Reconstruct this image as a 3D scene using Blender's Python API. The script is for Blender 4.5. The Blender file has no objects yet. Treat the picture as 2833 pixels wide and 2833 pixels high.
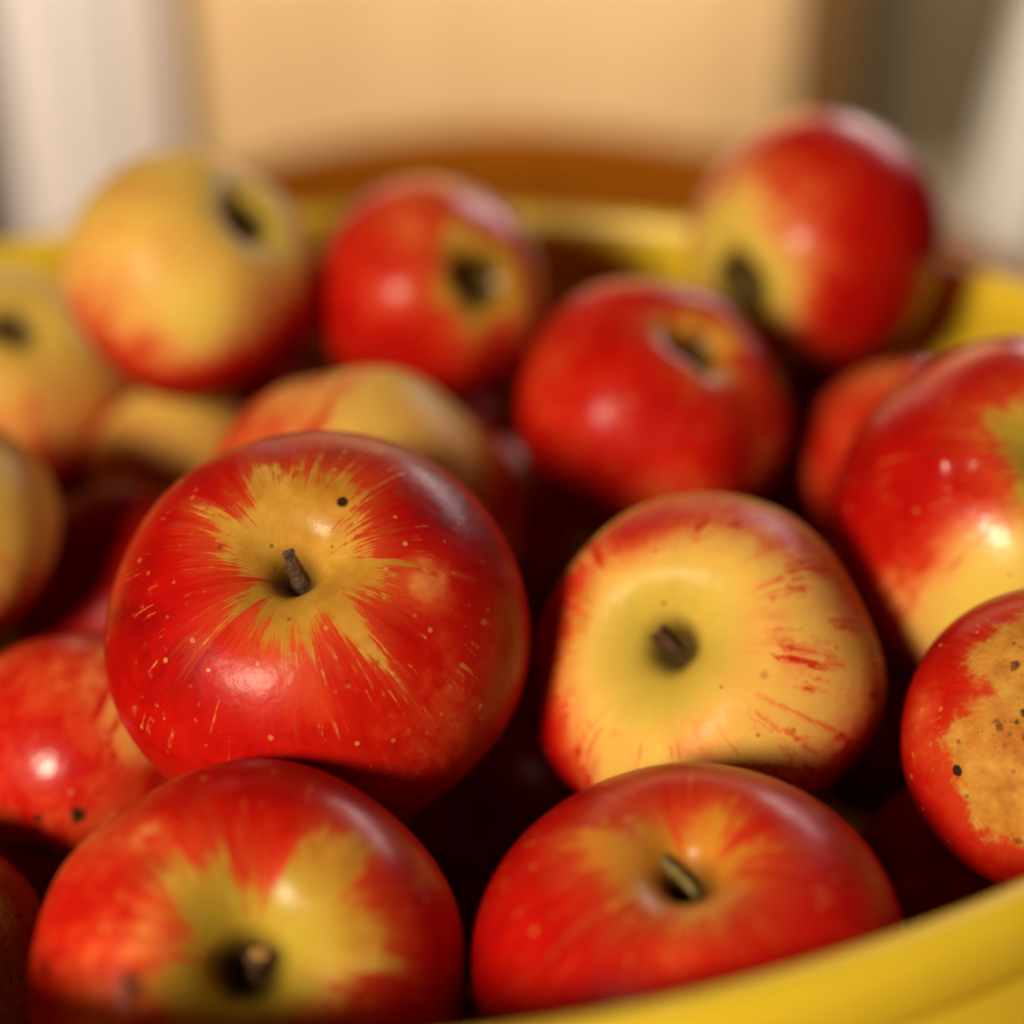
import bpy, math
import numpy as np
from mathutils import Vector, Matrix

scene = bpy.context.scene
COL = scene.collection

# ------------------------------------------------------------------ camera
cam_data = bpy.data.cameras.new('camera')
cam_data.sensor_width = 36.0
cam_data.lens = 18.0 / 0.325
cam_data.clip_start = 0.01
cam_data.clip_end = 50.0
cam_data.dof.use_dof = True
cam_data.dof.focus_distance = 0.291
cam_data.dof.aperture_fstop = 3.6
cam_data.dof.aperture_blades = 0
camera = bpy.data.objects.new('camera', cam_data)
camera.location = (0.0, 0.0, 0.313)
camera.rotation_euler = (math.radians(90 - 27), 0.0, 0.0)
COL.objects.link(camera)
scene.camera = camera

# ------------------------------------------------------------------ light
world = bpy.data.worlds.new('World')
scene.world = world
world.use_nodes = True
bg = world.node_tree.nodes['Background']
bg.inputs['Color'].default_value = (1.0, 0.86, 0.70, 1)
bg.inputs['Strength'].default_value = 0.008


def area(name, loc, target, size, power, color, size_y=None, shape='DISK'):
    d = bpy.data.lights.new(name, 'AREA')
    d.energy = power
    d.color = color
    d.size = size
    d.shape = shape
    if size_y:
        d.size_y = size_y
    o = bpy.data.objects.new(name, d)
    o.location = loc
    o.rotation_euler = (Vector(target) - Vector(loc)).to_track_quat('-Z', 'Y').to_euler()
    COL.objects.link(o)
    return o


# a shaded lamp low on the left of the camera, a daylit window behind on the right, an unseen fill added to brighten the backdrop
area('lamp_light', (-0.56, -0.60, 0.635), (0.0, 0.30, 0.14), 0.24, 19.5, (1.0, 0.86, 0.66))
area('window_light', (0.80, 1.60, 0.88), (0.0, 0.30, 0.14), 0.80, 7.0, (1.0, 0.87, 0.93), 0.09, 'RECTANGLE')
area('backdrop_fill', (0.22, 1.40, 1.05), (0.10, 2.40, 0.90), 0.40, 44.0, (1.0, 0.85, 0.68))

scene.view_settings.view_transform = 'Standard'
scene.view_settings.look = 'None'
scene.view_settings.exposure = 0.0
scene.view_settings.gamma = 1.0
scene.render.engine = 'CYCLES'
scene.cycles.use_denoising = True
scene.cycles.sample_clamp_indirect = 6.0


# ------------------------------------------------------------------ material helpers
def new_mat(name):
    m = bpy.data.materials.new(name)
    m.use_nodes = True
    nt = m.node_tree
    return m, nt, nt.nodes['Principled BSDF']


class NB:
    """small node-building helper"""

    def __init__(self, nt):
        self.nt = nt

    def n(self, typ, **kw):
        nd = self.nt.nodes.new(typ)
        for k, v in kw.items():
            setattr(nd, k, v)
        return nd

    def put(self, sock, v):
        if isinstance(v, bpy.types.NodeSocket):
            self.nt.links.new(v, sock)
        else:
            sock.default_value = v

    def math(self, op, a, b=0.0, clamp=False):
        nd = self.n('ShaderNodeMath', operation=op)
        nd.use_clamp = clamp
        self.put(nd.inputs[0], a)
        self.put(nd.inputs[1], b)
        return nd.outputs[0]

    def add(self, a, b): return self.math('ADD', a, b)
    def sub(self, a, b): return self.math('SUBTRACT', a, b)
    def mul(self, a, b): return self.math('MULTIPLY', a, b)

    def step(self, x, lo, hi):
        nd = self.n('ShaderNodeMapRange', interpolation_type='SMOOTHSTEP')
        self.put(nd.inputs['Value'], x)
        nd.inputs['From Min'].default_value = lo
        nd.inputs['From Max'].default_value = hi
        return nd.outputs['Result']

    def noise(self, vec, scale, detail=3.0, rough=0.55, w=None):
        nd = self.n('ShaderNodeTexNoise')
        if w is not None:
            nd.noise_dimensions = '4D'
            self.put(nd.inputs['W'], w)
        self.put(nd.inputs['Vector'], vec)
        nd.inputs['Scale'].default_value = scale
        nd.inputs['Detail'].default_value = detail
        nd.inputs['Roughness'].default_value = rough
        return nd.outputs['Fac']

    def ramp(self, fac, stops):
        nd = self.n('ShaderNodeValToRGB')
        el = nd.color_ramp.elements
        while len(el) < len(stops):
            el.new(0.5)
        for e, (p, c) in zip(el, stops):
            e.position = p
            e.color = (*c, 1)
        self.put(nd.inputs[0], fac)
        return nd.outputs['Color']

    def mix(self, fac, a, b):
        nd = self.n('ShaderNodeMix', data_type='RGBA')
        self.put(nd.inputs[0], fac)
        for s, v in ((nd.inputs[6], a), (nd.inputs[7], b)):
            self.put(s, v if isinstance(v, bpy.types.NodeSocket) else (*v, 1))
        return nd.outputs[2]

    def attr(self, name):
        return self.n('ShaderNodeAttribute', attribute_name=name).outputs['Fac']


def apple_skin():
    m, nt, bs = new_mat('apple_skin')
    b = NB(nt)
    P = b.n('ShaderNodeTexCoord').outputs['Object']
    W = b.mul(b.attr('seed'), 3.17)
    sep = b.n('ShaderNodeSeparateXYZ')
    nt.links.new(P, sep.inputs[0])
    flat = b.n('ShaderNodeCombineXYZ')
    nt.links.new(sep.outputs[0], flat.inputs[0])
    nt.links.new(sep.outputs[1], flat.inputs[1])
    nrm = b.n('ShaderNodeVectorMath', operation='NORMALIZE')
    nt.links.new(flat.outputs[0], nrm.inputs[0])
    phi = b.attr('phi')

    def radial(k):            # coordinates that run along the meridians: noise in them makes streaks
        sc = b.n('ShaderNodeVectorMath', operation='SCALE')
        nt.links.new(nrm.outputs[0], sc.inputs[0])
        sc.inputs['Scale'].default_value = k
        ad = b.n('ShaderNodeVectorMath', operation='ADD')
        cz = b.n('ShaderNodeCombineXYZ')
        b.put(cz.inputs[2], b.add(phi, b.mul(b.sub(b.noise(P, 130, 3, .6, W), .5), .9)))
        nt.links.new(sc.outputs[0], ad.inputs[0])
        nt.links.new(cz.outputs[0], ad.inputs[1])
        return ad.outputs[0]

    s_wide = b.noise(radial(1.6), 2.0, 3, .55, W)
    s_fine = b.noise(radial(5.0), 2.2, 4, .65, W)
    s_hair = b.noise(radial(12.0), 3.0, 4, .7, W)
    mott = b.noise(P, 55, 4, .6, W)
    mott_f = b.noise(P, 260, 4, .65, W)
    mott_x = b.noise(P, 900, 3, .6, W)
    c0 = lambda x: b.sub(x, .5)

    blush = b.attr('blush')
    # streaky in the half-ripe range, calmer where fully red
    mid = b.math('MULTIPLY', b.step(blush, .0, .25), b.sub(1.0, b.mul(b.step(blush, .6, .9), .42)))
    var = b.add(b.add(b.mul(c0(s_wide), .32), b.mul(c0(s_fine), .26)), b.add(b.mul(c0(mott), .70), b.mul(c0(mott_f), .34)))
    fleck = b.mul(b.step(b.noise(radial(3.5), 2.6, 4, .7, W), .52, .66), b.mul(b.mul(b.step(blush, .04, .2), b.step(blush, .6, .4)), .38))
    bl = b.math('ADD', b.add(blush, b.mul(fleck, b.step(phi, .35, .7))), b.mul(var, mid), True)
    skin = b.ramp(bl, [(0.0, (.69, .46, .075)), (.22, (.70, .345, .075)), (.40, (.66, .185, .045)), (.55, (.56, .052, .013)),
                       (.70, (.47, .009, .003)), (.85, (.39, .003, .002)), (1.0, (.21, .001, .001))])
    # ground colour of the yellow star and of the hollow
    ground = b.ramp(b.add(mott, b.mul(c0(mott_f), .5)), [(0.3, (.34, .10, .010)), (.5, (.47, .19, .022)), (.72, (.60, .33, .065))])
    ground = b.mix(b.mul(b.step(s_hair, .48, .70), .55), ground, (.50, .17, .022))
    ground = b.mix(b.mul(b.step(mott_f, .60, .75), .45), ground, (.34, .16, .02))
    tone = b.attr('tone')
    ground = b.mix(tone, ground, (.58, .15, .012))
    grn = b.mul(b.attr('green'), b.math('ADD', b.mul(b.step(b.add(phi, b.mul(c0(mott), .3)), .62, .20), .85), b.mul(c0(s_wide), .9), True))
    ground = b.mix(grn, ground, (.42, .30, .03))
    skin = b.mix(b.mul(grn, b.step(blush, .5, .2)), skin, (.52, .37, .05))
    star = b.add(b.attr('star'), b.add(b.add(b.mul(b.mul(c0(s_hair), .62), b.sub(1.0, b.mul(b.attr('russet'), .8))), b.mul(c0(s_fine), .50)), b.add(b.mul(c0(mott_f), .30), b.mul(c0(mott), .34))))
    smask = b.step(star, -.05, .09)
    soft = b.mul(b.step(star, -.34, .05), .30)
    col = b.mix(b.mul(soft, b.step(blush, .4, .8)), skin, (.60, .14, .03))
    smask = b.mul(smask, b.step(blush, .2, .45))
    col = b.mix(smask, col, ground)
    # thin loose streaks beyond the star
    loose = b.mul(b.step(s_hair, .56, .63), b.mul(b.step(phi, 1.35, .85), b.step(b.noise(P, 150, 3, .6, W), .53, .62)))
    loose = b.mul(loose, b.mul(b.step(blush, .55, .7), b.attr('loose')))
    col = b.mix(b.mul(loose, .75), col, (.60, .26, .055))
    # russet: rough brown cork with dark specks
    rus = b.mul(b.attr('russet'), b.step(b.add(b.attr('star'), b.add(b.add(b.mul(c0(mott_f), .8), b.mul(c0(s_hair), .12)), b.mul(c0(mott), 1.0))), -.12, .16))
    rcol = b.ramp(mott_f, [(.25, (.28, .09, .012)), (.5, (.48, .20, .028)), (.75, (.58, .31, .06))])
    rcol = b.mix(b.mul(b.step(b.noise(P, 90, 5, .7, W), .50, .66), .6), rcol, (.50, .13, .018))
    col = b.mix(rus, col, rcol)
    speck = b.mul(b.step(mott_x, .60, .66), b.step(b.add(mott, b.mul(b.attr('star'), .45)), .62, .78))
    col = b.mix(b.mul(b.mul(rus, speck), .85), col, (.035, .018, .006))
    # lenticels
    vor = b.n('ShaderNodeTexVoronoi')
    nt.links.new(P, vor.inputs['Vector'])
    vor.inputs['Scale'].default_value = 330
    sepc = b.n('ShaderNodeSeparateColor')
    nt.links.new(vor.outputs['Color'], sepc.inputs[0])
    dot = b.mul(b.step(vor.outputs['Distance'], .21, .12), b.step(sepc.outputs[0], .66, .70))
    dot = b.mul(dot, b.sub(1.0, smask))
    col = b.mix(b.mul(dot, b.mul(sepc.outputs[1], .75)), col, (.60, .27, .07))
    dk = b.mul(b.step(vor.outputs['Distance'], .19, .12), b.step(sepc.outputs[2], .93, .94))
    col = b.mix(b.mul(dk, .6), col, (.10, .03, .01))
    # scars and dark marks
    sp = b.step(b.add(b.attr('spot'), b.mul(c0(mott_f), .5)), .25, .62)
    col = b.mix(sp, col, (.035, .014, .006))
    # shade of the hole painted in at the very bottom of the hollow
    hole_shade = b.mul(b.step(b.sub(phi, b.attr('hole_shade')), .0, -.12), .9)
    col = b.mix(hole_shade, col, (.030, .012, .004))
    nt.links.new(col, bs.inputs['Base Color'])
    rough = b.add(.345, b.add(b.mul(c0(mott), .16), b.mul(rus, .25)))
    nt.links.new(rough, bs.inputs['Roughness'])
    bs.inputs['IOR'].default_value = 1.33
    bs.inputs['Specular IOR Level'].default_value = .15
    bs.inputs['Coat IOR'].default_value = 1.30
    bs.inputs['Subsurface Weight'].default_value = .10
    bs.inputs['Subsurface Radius'].default_value = (1.0, .35, .12)
    bs.inputs['Subsurface Scale'].default_value = .004
    nt.links.new(b.mul(b.sub(1.0, rus), b.add(b.attr('gloss'), b.mul(c0(mott), .35))), bs.inputs['Coat Weight'])
    nt.links.new(b.add(b.sub(.30, b.mul(b.attr('gloss'), .17)), b.mul(c0(mott_f), .14)), bs.inputs['Coat Roughness'])
    bump = b.n('ShaderNodeBump')
    bump.inputs['Strength'].default_value = .20
    bump.inputs['Distance'].default_value = .0012
    pores = b.noise(P, 420, 2, .5, W)
    hgt = b.add(b.mul(pores, .35), b.add(b.add(b.mul(mott_f, .5), b.mul(mott, .9)), b.add(b.mul(b.mul(mott_x, rus), 1.6), b.mul(dot, .25))))
    nt.links.new(hgt, bump.inputs['Height'])
    nt.links.new(bump.outputs[0], bs.inputs['Normal'])
    nt.links.new(bump.outputs[0], bs.inputs['Coat Normal'])
    return m


def noisy(name, stops, scale, rough, detail=4, bump=0.0, stretch=None, **kw):
    m, nt, bs = new_mat(name)
    b = NB(nt)
    P = b.n('ShaderNodeTexCoord').outputs['Object']
    if stretch:
        mp = b.n('ShaderNodeMapping')
        mp.inputs['Scale'].default_value = stretch
        nt.links.new(P, mp.inputs[0])
        P = mp.outputs[0]
    f = b.noise(P, scale, detail, .6)
    nt.links.new(b.ramp(f, stops), bs.inputs['Base Color'])
    bs.inputs['Roughness'].default_value = rough
    if bump:
        bp = b.n('ShaderNodeBump')
        bp.inputs['Strength'].default_value = bump
        bp.inputs['Distance'].default_value = .002
        nt.links.new(f, bp.inputs['Height'])
        nt.links.new(bp.outputs[0], bs.inputs['Normal'])
    for k, v in kw.items():
        bs.inputs[k.replace('_', ' ')].default_value = v
    return m


M_SKIN = apple_skin()
M_STEM = noisy('stem_bark', [(.3, (.030, .010, .003)), (.7, (.10, .038, .010))], 600, .6, bump=.5)
M_STEM_GREEN = noisy('green_stem_bark', [(.3, (.10, .065, .012)), (.7, (.20, .14, .03))], 500, .6, bump=.4)
M_CUT = noisy('stem_cut_wood', [(.3, (.22, .10, .02)), (.7, (.42, .24, .05))], 900, .55)
M_SEPAL = noisy('dried_sepal', [(.3, (.025, .012, .004)), (.7, (.10, .055, .016))], 700, .8, bump=.4)
M_TUB = noisy('yellow_plastic', [(.3, (.76, .51, .020)), (.7, (.80, .55, .030))], 40, .36, bump=.03,
              Subsurface_Weight=.08, Subsurface_Scale=.004)
M_WOOD = noisy('table_wood', [(.3, (.31, .086, .002)), (.7, (.38, .115, .003))], 6, .9, stretch=(9, 1, 1), IOR=1.04)
M_CAB = noisy('cabinet_wood', [(.3, (.60, .41, .20)), (.7, (.68, .48, .25))], 3, .55, stretch=(6, 6, .6))
M_SIDE_SHADE = noisy('shaded_side_wood', [(.3, (.11, .050, .010)), (.7, (.15, .070, .014))], 4, .6, stretch=(6, 6, .6))  # cabinet wood in shadow, its darkness put into this brown
M_WALL = noisy('shaded_olive_wall', [(.3, (.14, .11, .06)), (.7, (.16, .13, .07))], 5, .8)  # shadow on the wall is put into this dark olive
M_GREY = noisy('grey_trim_paint', [(.3, (.36, .32, .31)), (.7, (.40, .36, .34))], 4, .6)
M_WHITE = noisy('white_paint', [(.3, (.86, .80, .79)), (.7, (.90, .84, .82))], 4, .5)
M_CURT = noisy('white_linen', [(.3, (.82, .80, .74)), (.7, (.88, .86, .80))], 60, .85, bump=.1)
M_FLOOR = noisy('floor_boards', [(.3, (.42, .33, .24)), (.7, (.50, .40, .30))], 4, .5, stretch=(8, 1, 1))


# ------------------------------------------------------------------ mesh helpers
def mesh_obj(name, verts, faces, mat, parent=None, smooth=True):
    me = bpy.data.meshes.new(name)
    me.from_pydata([tuple(v) for v in verts], [], faces)
    for mm in (mat if isinstance(mat, (list, tuple)) else [mat]):
        me.materials.append(mm)
    if smooth:
        me.polygons.foreach_set('use_smooth', [True] * len(me.polygons))
    me.update()
    o = bpy.data.objects.new(name, me)
    COL.objects.link(o)
    if parent:
        o.parent = parent
    return o


def tag(o, label=None, cat=None, group=None, kind=None):
    for k, v in (('label', label), ('category', cat), ('group', group), ('kind', kind)):
        if v:
            o[k] = v


def grid_faces(rows, cols, wrap=True):
    f = []
    for i in range(rows - 1):
        for j in range(cols if wrap else cols - 1):
            k = (j + 1) % cols
            f.append((i * cols + j, i * cols + k, (i + 1) * cols + k, (i + 1) * cols + j))
    return f


def box(name, x0, x1, y0, y1, z0, z1, mat, parent=None, bevel=.004):
    import bmesh
    bm = bmesh.new()
    bmesh.ops.create_cube(bm, size=1.0)
    for v in bm.verts:
        v.co = Vector(((x0 + x1) / 2 + v.co.x * (x1 - x0), (y0 + y1) / 2 + v.co.y * (y1 - y0), (z0 + z1) / 2 + v.co.z * (z1 - z0)))
    if bevel:
        bmesh.ops.bevel(bm, geom=bm.edges[:], offset=bevel, segments=2 if bevel < .05 else 8, affect='EDGES')
    me = bpy.data.meshes.new(name)
    bm.to_mesh(me)
    bm.free()
    me.materials.append(mat)
    o = bpy.data.objects.new(name, me)
    COL.objects.link(o)
    if parent:
        o.parent = parent
    return o


# ------------------------------------------------------------------ setting
floor = mesh_obj('floor', [(-3, -2, -.45), (3, -2, -.45), (3, 3.2, -.45), (-3, 3.2, -.45)], [(0, 1, 2, 3)], M_FLOOR, smooth=False)
tag(floor, kind='structure')
wall = box('back_wall', -3, 3, 2.95, 3.05, -.45, 2.2, M_WALL, bevel=0)
tag(wall, kind='structure')

# pale wooden cabinet behind the table
cab = bpy.data.objects.new('cabinet', None)
cab.location = (0, 2.3, -.45)
COL.objects.link(cab)
tag(cab, 'plain light tan wooden cabinet standing blurred behind the yellow tub', 'cabinet')
CX0, CX1 = -.487, .420
box('carcass', CX0, CX1, .02, .50, .06, 1.6, M_CAB, cab, .10)
box('door', CX0 + .03, CX1 - .10, -.003, .021, .08, 1.58, M_CAB, cab, .006)
box('plinth', CX0 + .03, CX1 - .03, .04, .48, 0, .058, M_CAB, cab, .002)

box('side_shade_strip', CX1 + .003, CX1 + .075, .03, .48, .0, 1.6, M_SIDE_SHADE, cab, .01)  # added dark strip; the cabinet's shaded right side put into its colour

# white door at the left
dr = bpy.data.objects.new('white_door', None)
dr.location = (0, 2.12, -.45)
COL.objects.link(dr)
tag(dr, 'white painted door leaf standing open, blurred at the left picture edge', 'door')
box('door_leaf', -.685, -.490, .17, .04, .01, 2.0, M_WHITE, dr, .02)
box('door_edge_strip', -.78, -.687, .17, .21, .01, 2.0, M_GREY, dr, .004)

# white linen curtain at the right, flaring towards the floor
cv, rows, cols = [], 40, 140
for i in range(rows):
    t = i / (rows - 1)
    z = -.44 + t * 1.7
    for j in range(cols):
        s = j / (cols - 1)
        left = .565 - .10 * max(0.0, (0.35 - t)) / .35 + .05 * max(0, t - .3)
        x = left + s * (1.25 - left)
        y = 1.72 + .030 * math.sin(s * 46 + .6 * math.sin(t * 3)) * (1 - .4 * t) + .012 * math.sin(s * 91 + 2 * t)
        cv.append((x, y, z))
cur = mesh_obj('curtain', cv, grid_faces(rows, cols, False), M_CURT)
sol = cur.modifiers.new('thickness', 'SOLIDIFY')
sol.thickness = .003
tag(cur, 'white linen curtain hanging in folds, blurred at the right picture edge', 'curtain')

# oval brown table
tb = bpy.data.objects.new('oval_table', None)
tb.location = (0, .60, -.45)
COL.objects.link(tb)
tag(tb, 'oval orange-brown wooden table carrying the yellow tub of apples', 'table')
N = 128
prof = [(.985, -.028), (1.0, -.024), (1.0, -.005), (.996, -.001), (.985, 0.0)]
tv, tf = [], []
for s, z in prof:
    for j in range(N):
        a = 2 * math.pi * j / N
        tv.append((.37 * s * math.cos(a), .74 * s * math.sin(a), z + .45))
tf = grid_faces(len(prof), N)
tf.append(tuple(range(N))[::-1])
tf.append(tuple((len(prof) - 1) * N + j for j in range(N)))
mesh_obj('table_top', tv, tf, M_WOOD, tb)
for sx, sy in ((-1, -1), (1, -1), (-1, 1), (1, 1)):
    lv = []
    for z, rr in ((0, .014), (.3, .02), (.422, .024)):
        for j in range(16):
            a = 2 * math.pi * j / 16
            lv.append((sx * .19 + rr * math.cos(a), sy * .40 + rr * math.sin(a), z))
    lf = grid_faces(3, 16)
    lf.append(tuple(range(16))[::-1])
    lf.append(tuple(32 + j for j in range(16)))
    mesh_obj('table_leg', lv, lf, M_WOOD, tb)

# ------------------------------------------------------------------ yellow tub
EX, EY, EA, EB, ETH, EN = -.038, .3515, .2363, .1952, .1623, 1.8545


def rim_curve(n):
    t = np.linspace(0, 2 * np.pi, n, endpoint=False)
    c, s = np.cos(t), np.sin(t)
    # nearly elliptic outline; blend keeps the ends round
    x = EA * np.sign(c) * np.abs(c) ** (2 / EN)
    y = EB * np.sign(s) * np.abs(s) ** (2 / EN)
    rr = np.hypot(x, y)
    an = np.unwrap(np.arctan2(y, x))
    g = np.linspace(an[0], an[0] + 2 * np.pi, n, endpoint=False)
    R = np.interp(g, np.append(an, an[0] + 2 * np.pi), np.append(rr, rr[0]))
    k = np.exp(-np.linspace(-3, 3, 25) ** 2 / 2)
    k /= k.sum()
    R = np.convolve(np.concatenate([R[-12:], R, R[:12]]), k, 'valid')
    return np.stack([R * np.cos(g), R * np.sin(g)], 1)


NR = 256
RC = rim_curve(NR)
RN = np.roll(RC, -1, 0) - np.roll(RC, 1, 0)
RN = np.stack([RN[:, 1], -RN[:, 0]], 1)
RN /= np.linalg.norm(RN, axis=1)[:, None]
H = .155
TAPER = .95
tub = bpy.data.objects.new('plastic_tub', None)
tub.location = (EX, EY, 0)
tub.rotation_euler = (0, 0, ETH)
COL.objects.link(tub)
tag(tub, 'oval yellow plastic tub with a rolled rim, heaped with apples', 'tub')


def ring(scale, off, z):
    q = RC * scale + RN * off
    return [(x, y, z) for x, y in q]


def sc(z):                     # slightly bellied wall, drawn in under the rim
    s = min(1.0, max(0.0, z / .07))
    s = s * s * (3 - 2 * s)
    u = min(1.0, max(0.0, (z - .118) / .032))
    u = u * u * (3 - 2 * u)
    return TAPER + (1.032 - TAPER) * s - .032 * u


body = [ring(.02, 0, .006), ring(.5, 0, .006), ring(TAPER - .05, 0, .006), ring(TAPER - .012, 0, .010), ring(sc(.020), 0, .020)]
for z in np.linspace(.03, .144, 18):
    body.append(ring(sc(z), 0, z))
outer = []
for z in np.linspace(.142, .02, 18):
    outer.append(ring(sc(z), .0032, z))
outer += [ring(TAPER - .008, .0032, .006), ring(TAPER - .03, .0032, .0), ring(.5, 0, .0), ring(.02, 0, .0)]
inner_v = [p for r_ in body for p in r_]
outer_v = [p for r_ in outer for p in r_]
f1 = grid_faces(len(body), NR)
f1.append(tuple(range(NR)))
mesh_obj('inner_wall', inner_v, f1, M_TUB, tub)
f2 = grid_faces(len(outer), NR)
mesh_obj('outer_wall', outer_v, f2, M_TUB, tub)
lip = [(-.0003, .1435), (0.0, .1490), (.0006, .1525), (.0020, .1545), (.0042, .1550), (.0062, .1542), (.0076, .1520), (.0082, .1490),
       (.0082, .1440), (.0074, .1425), (.0050, .1425), (.0036, .1432), (.0034, .1410)]
lip_v = [p for o_, z in lip for p in ring(sc(z), o_, z)]
mesh_obj('rolled_rim', lip_v, grid_faces(len(lip), NR), M_TUB, tub)

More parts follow.
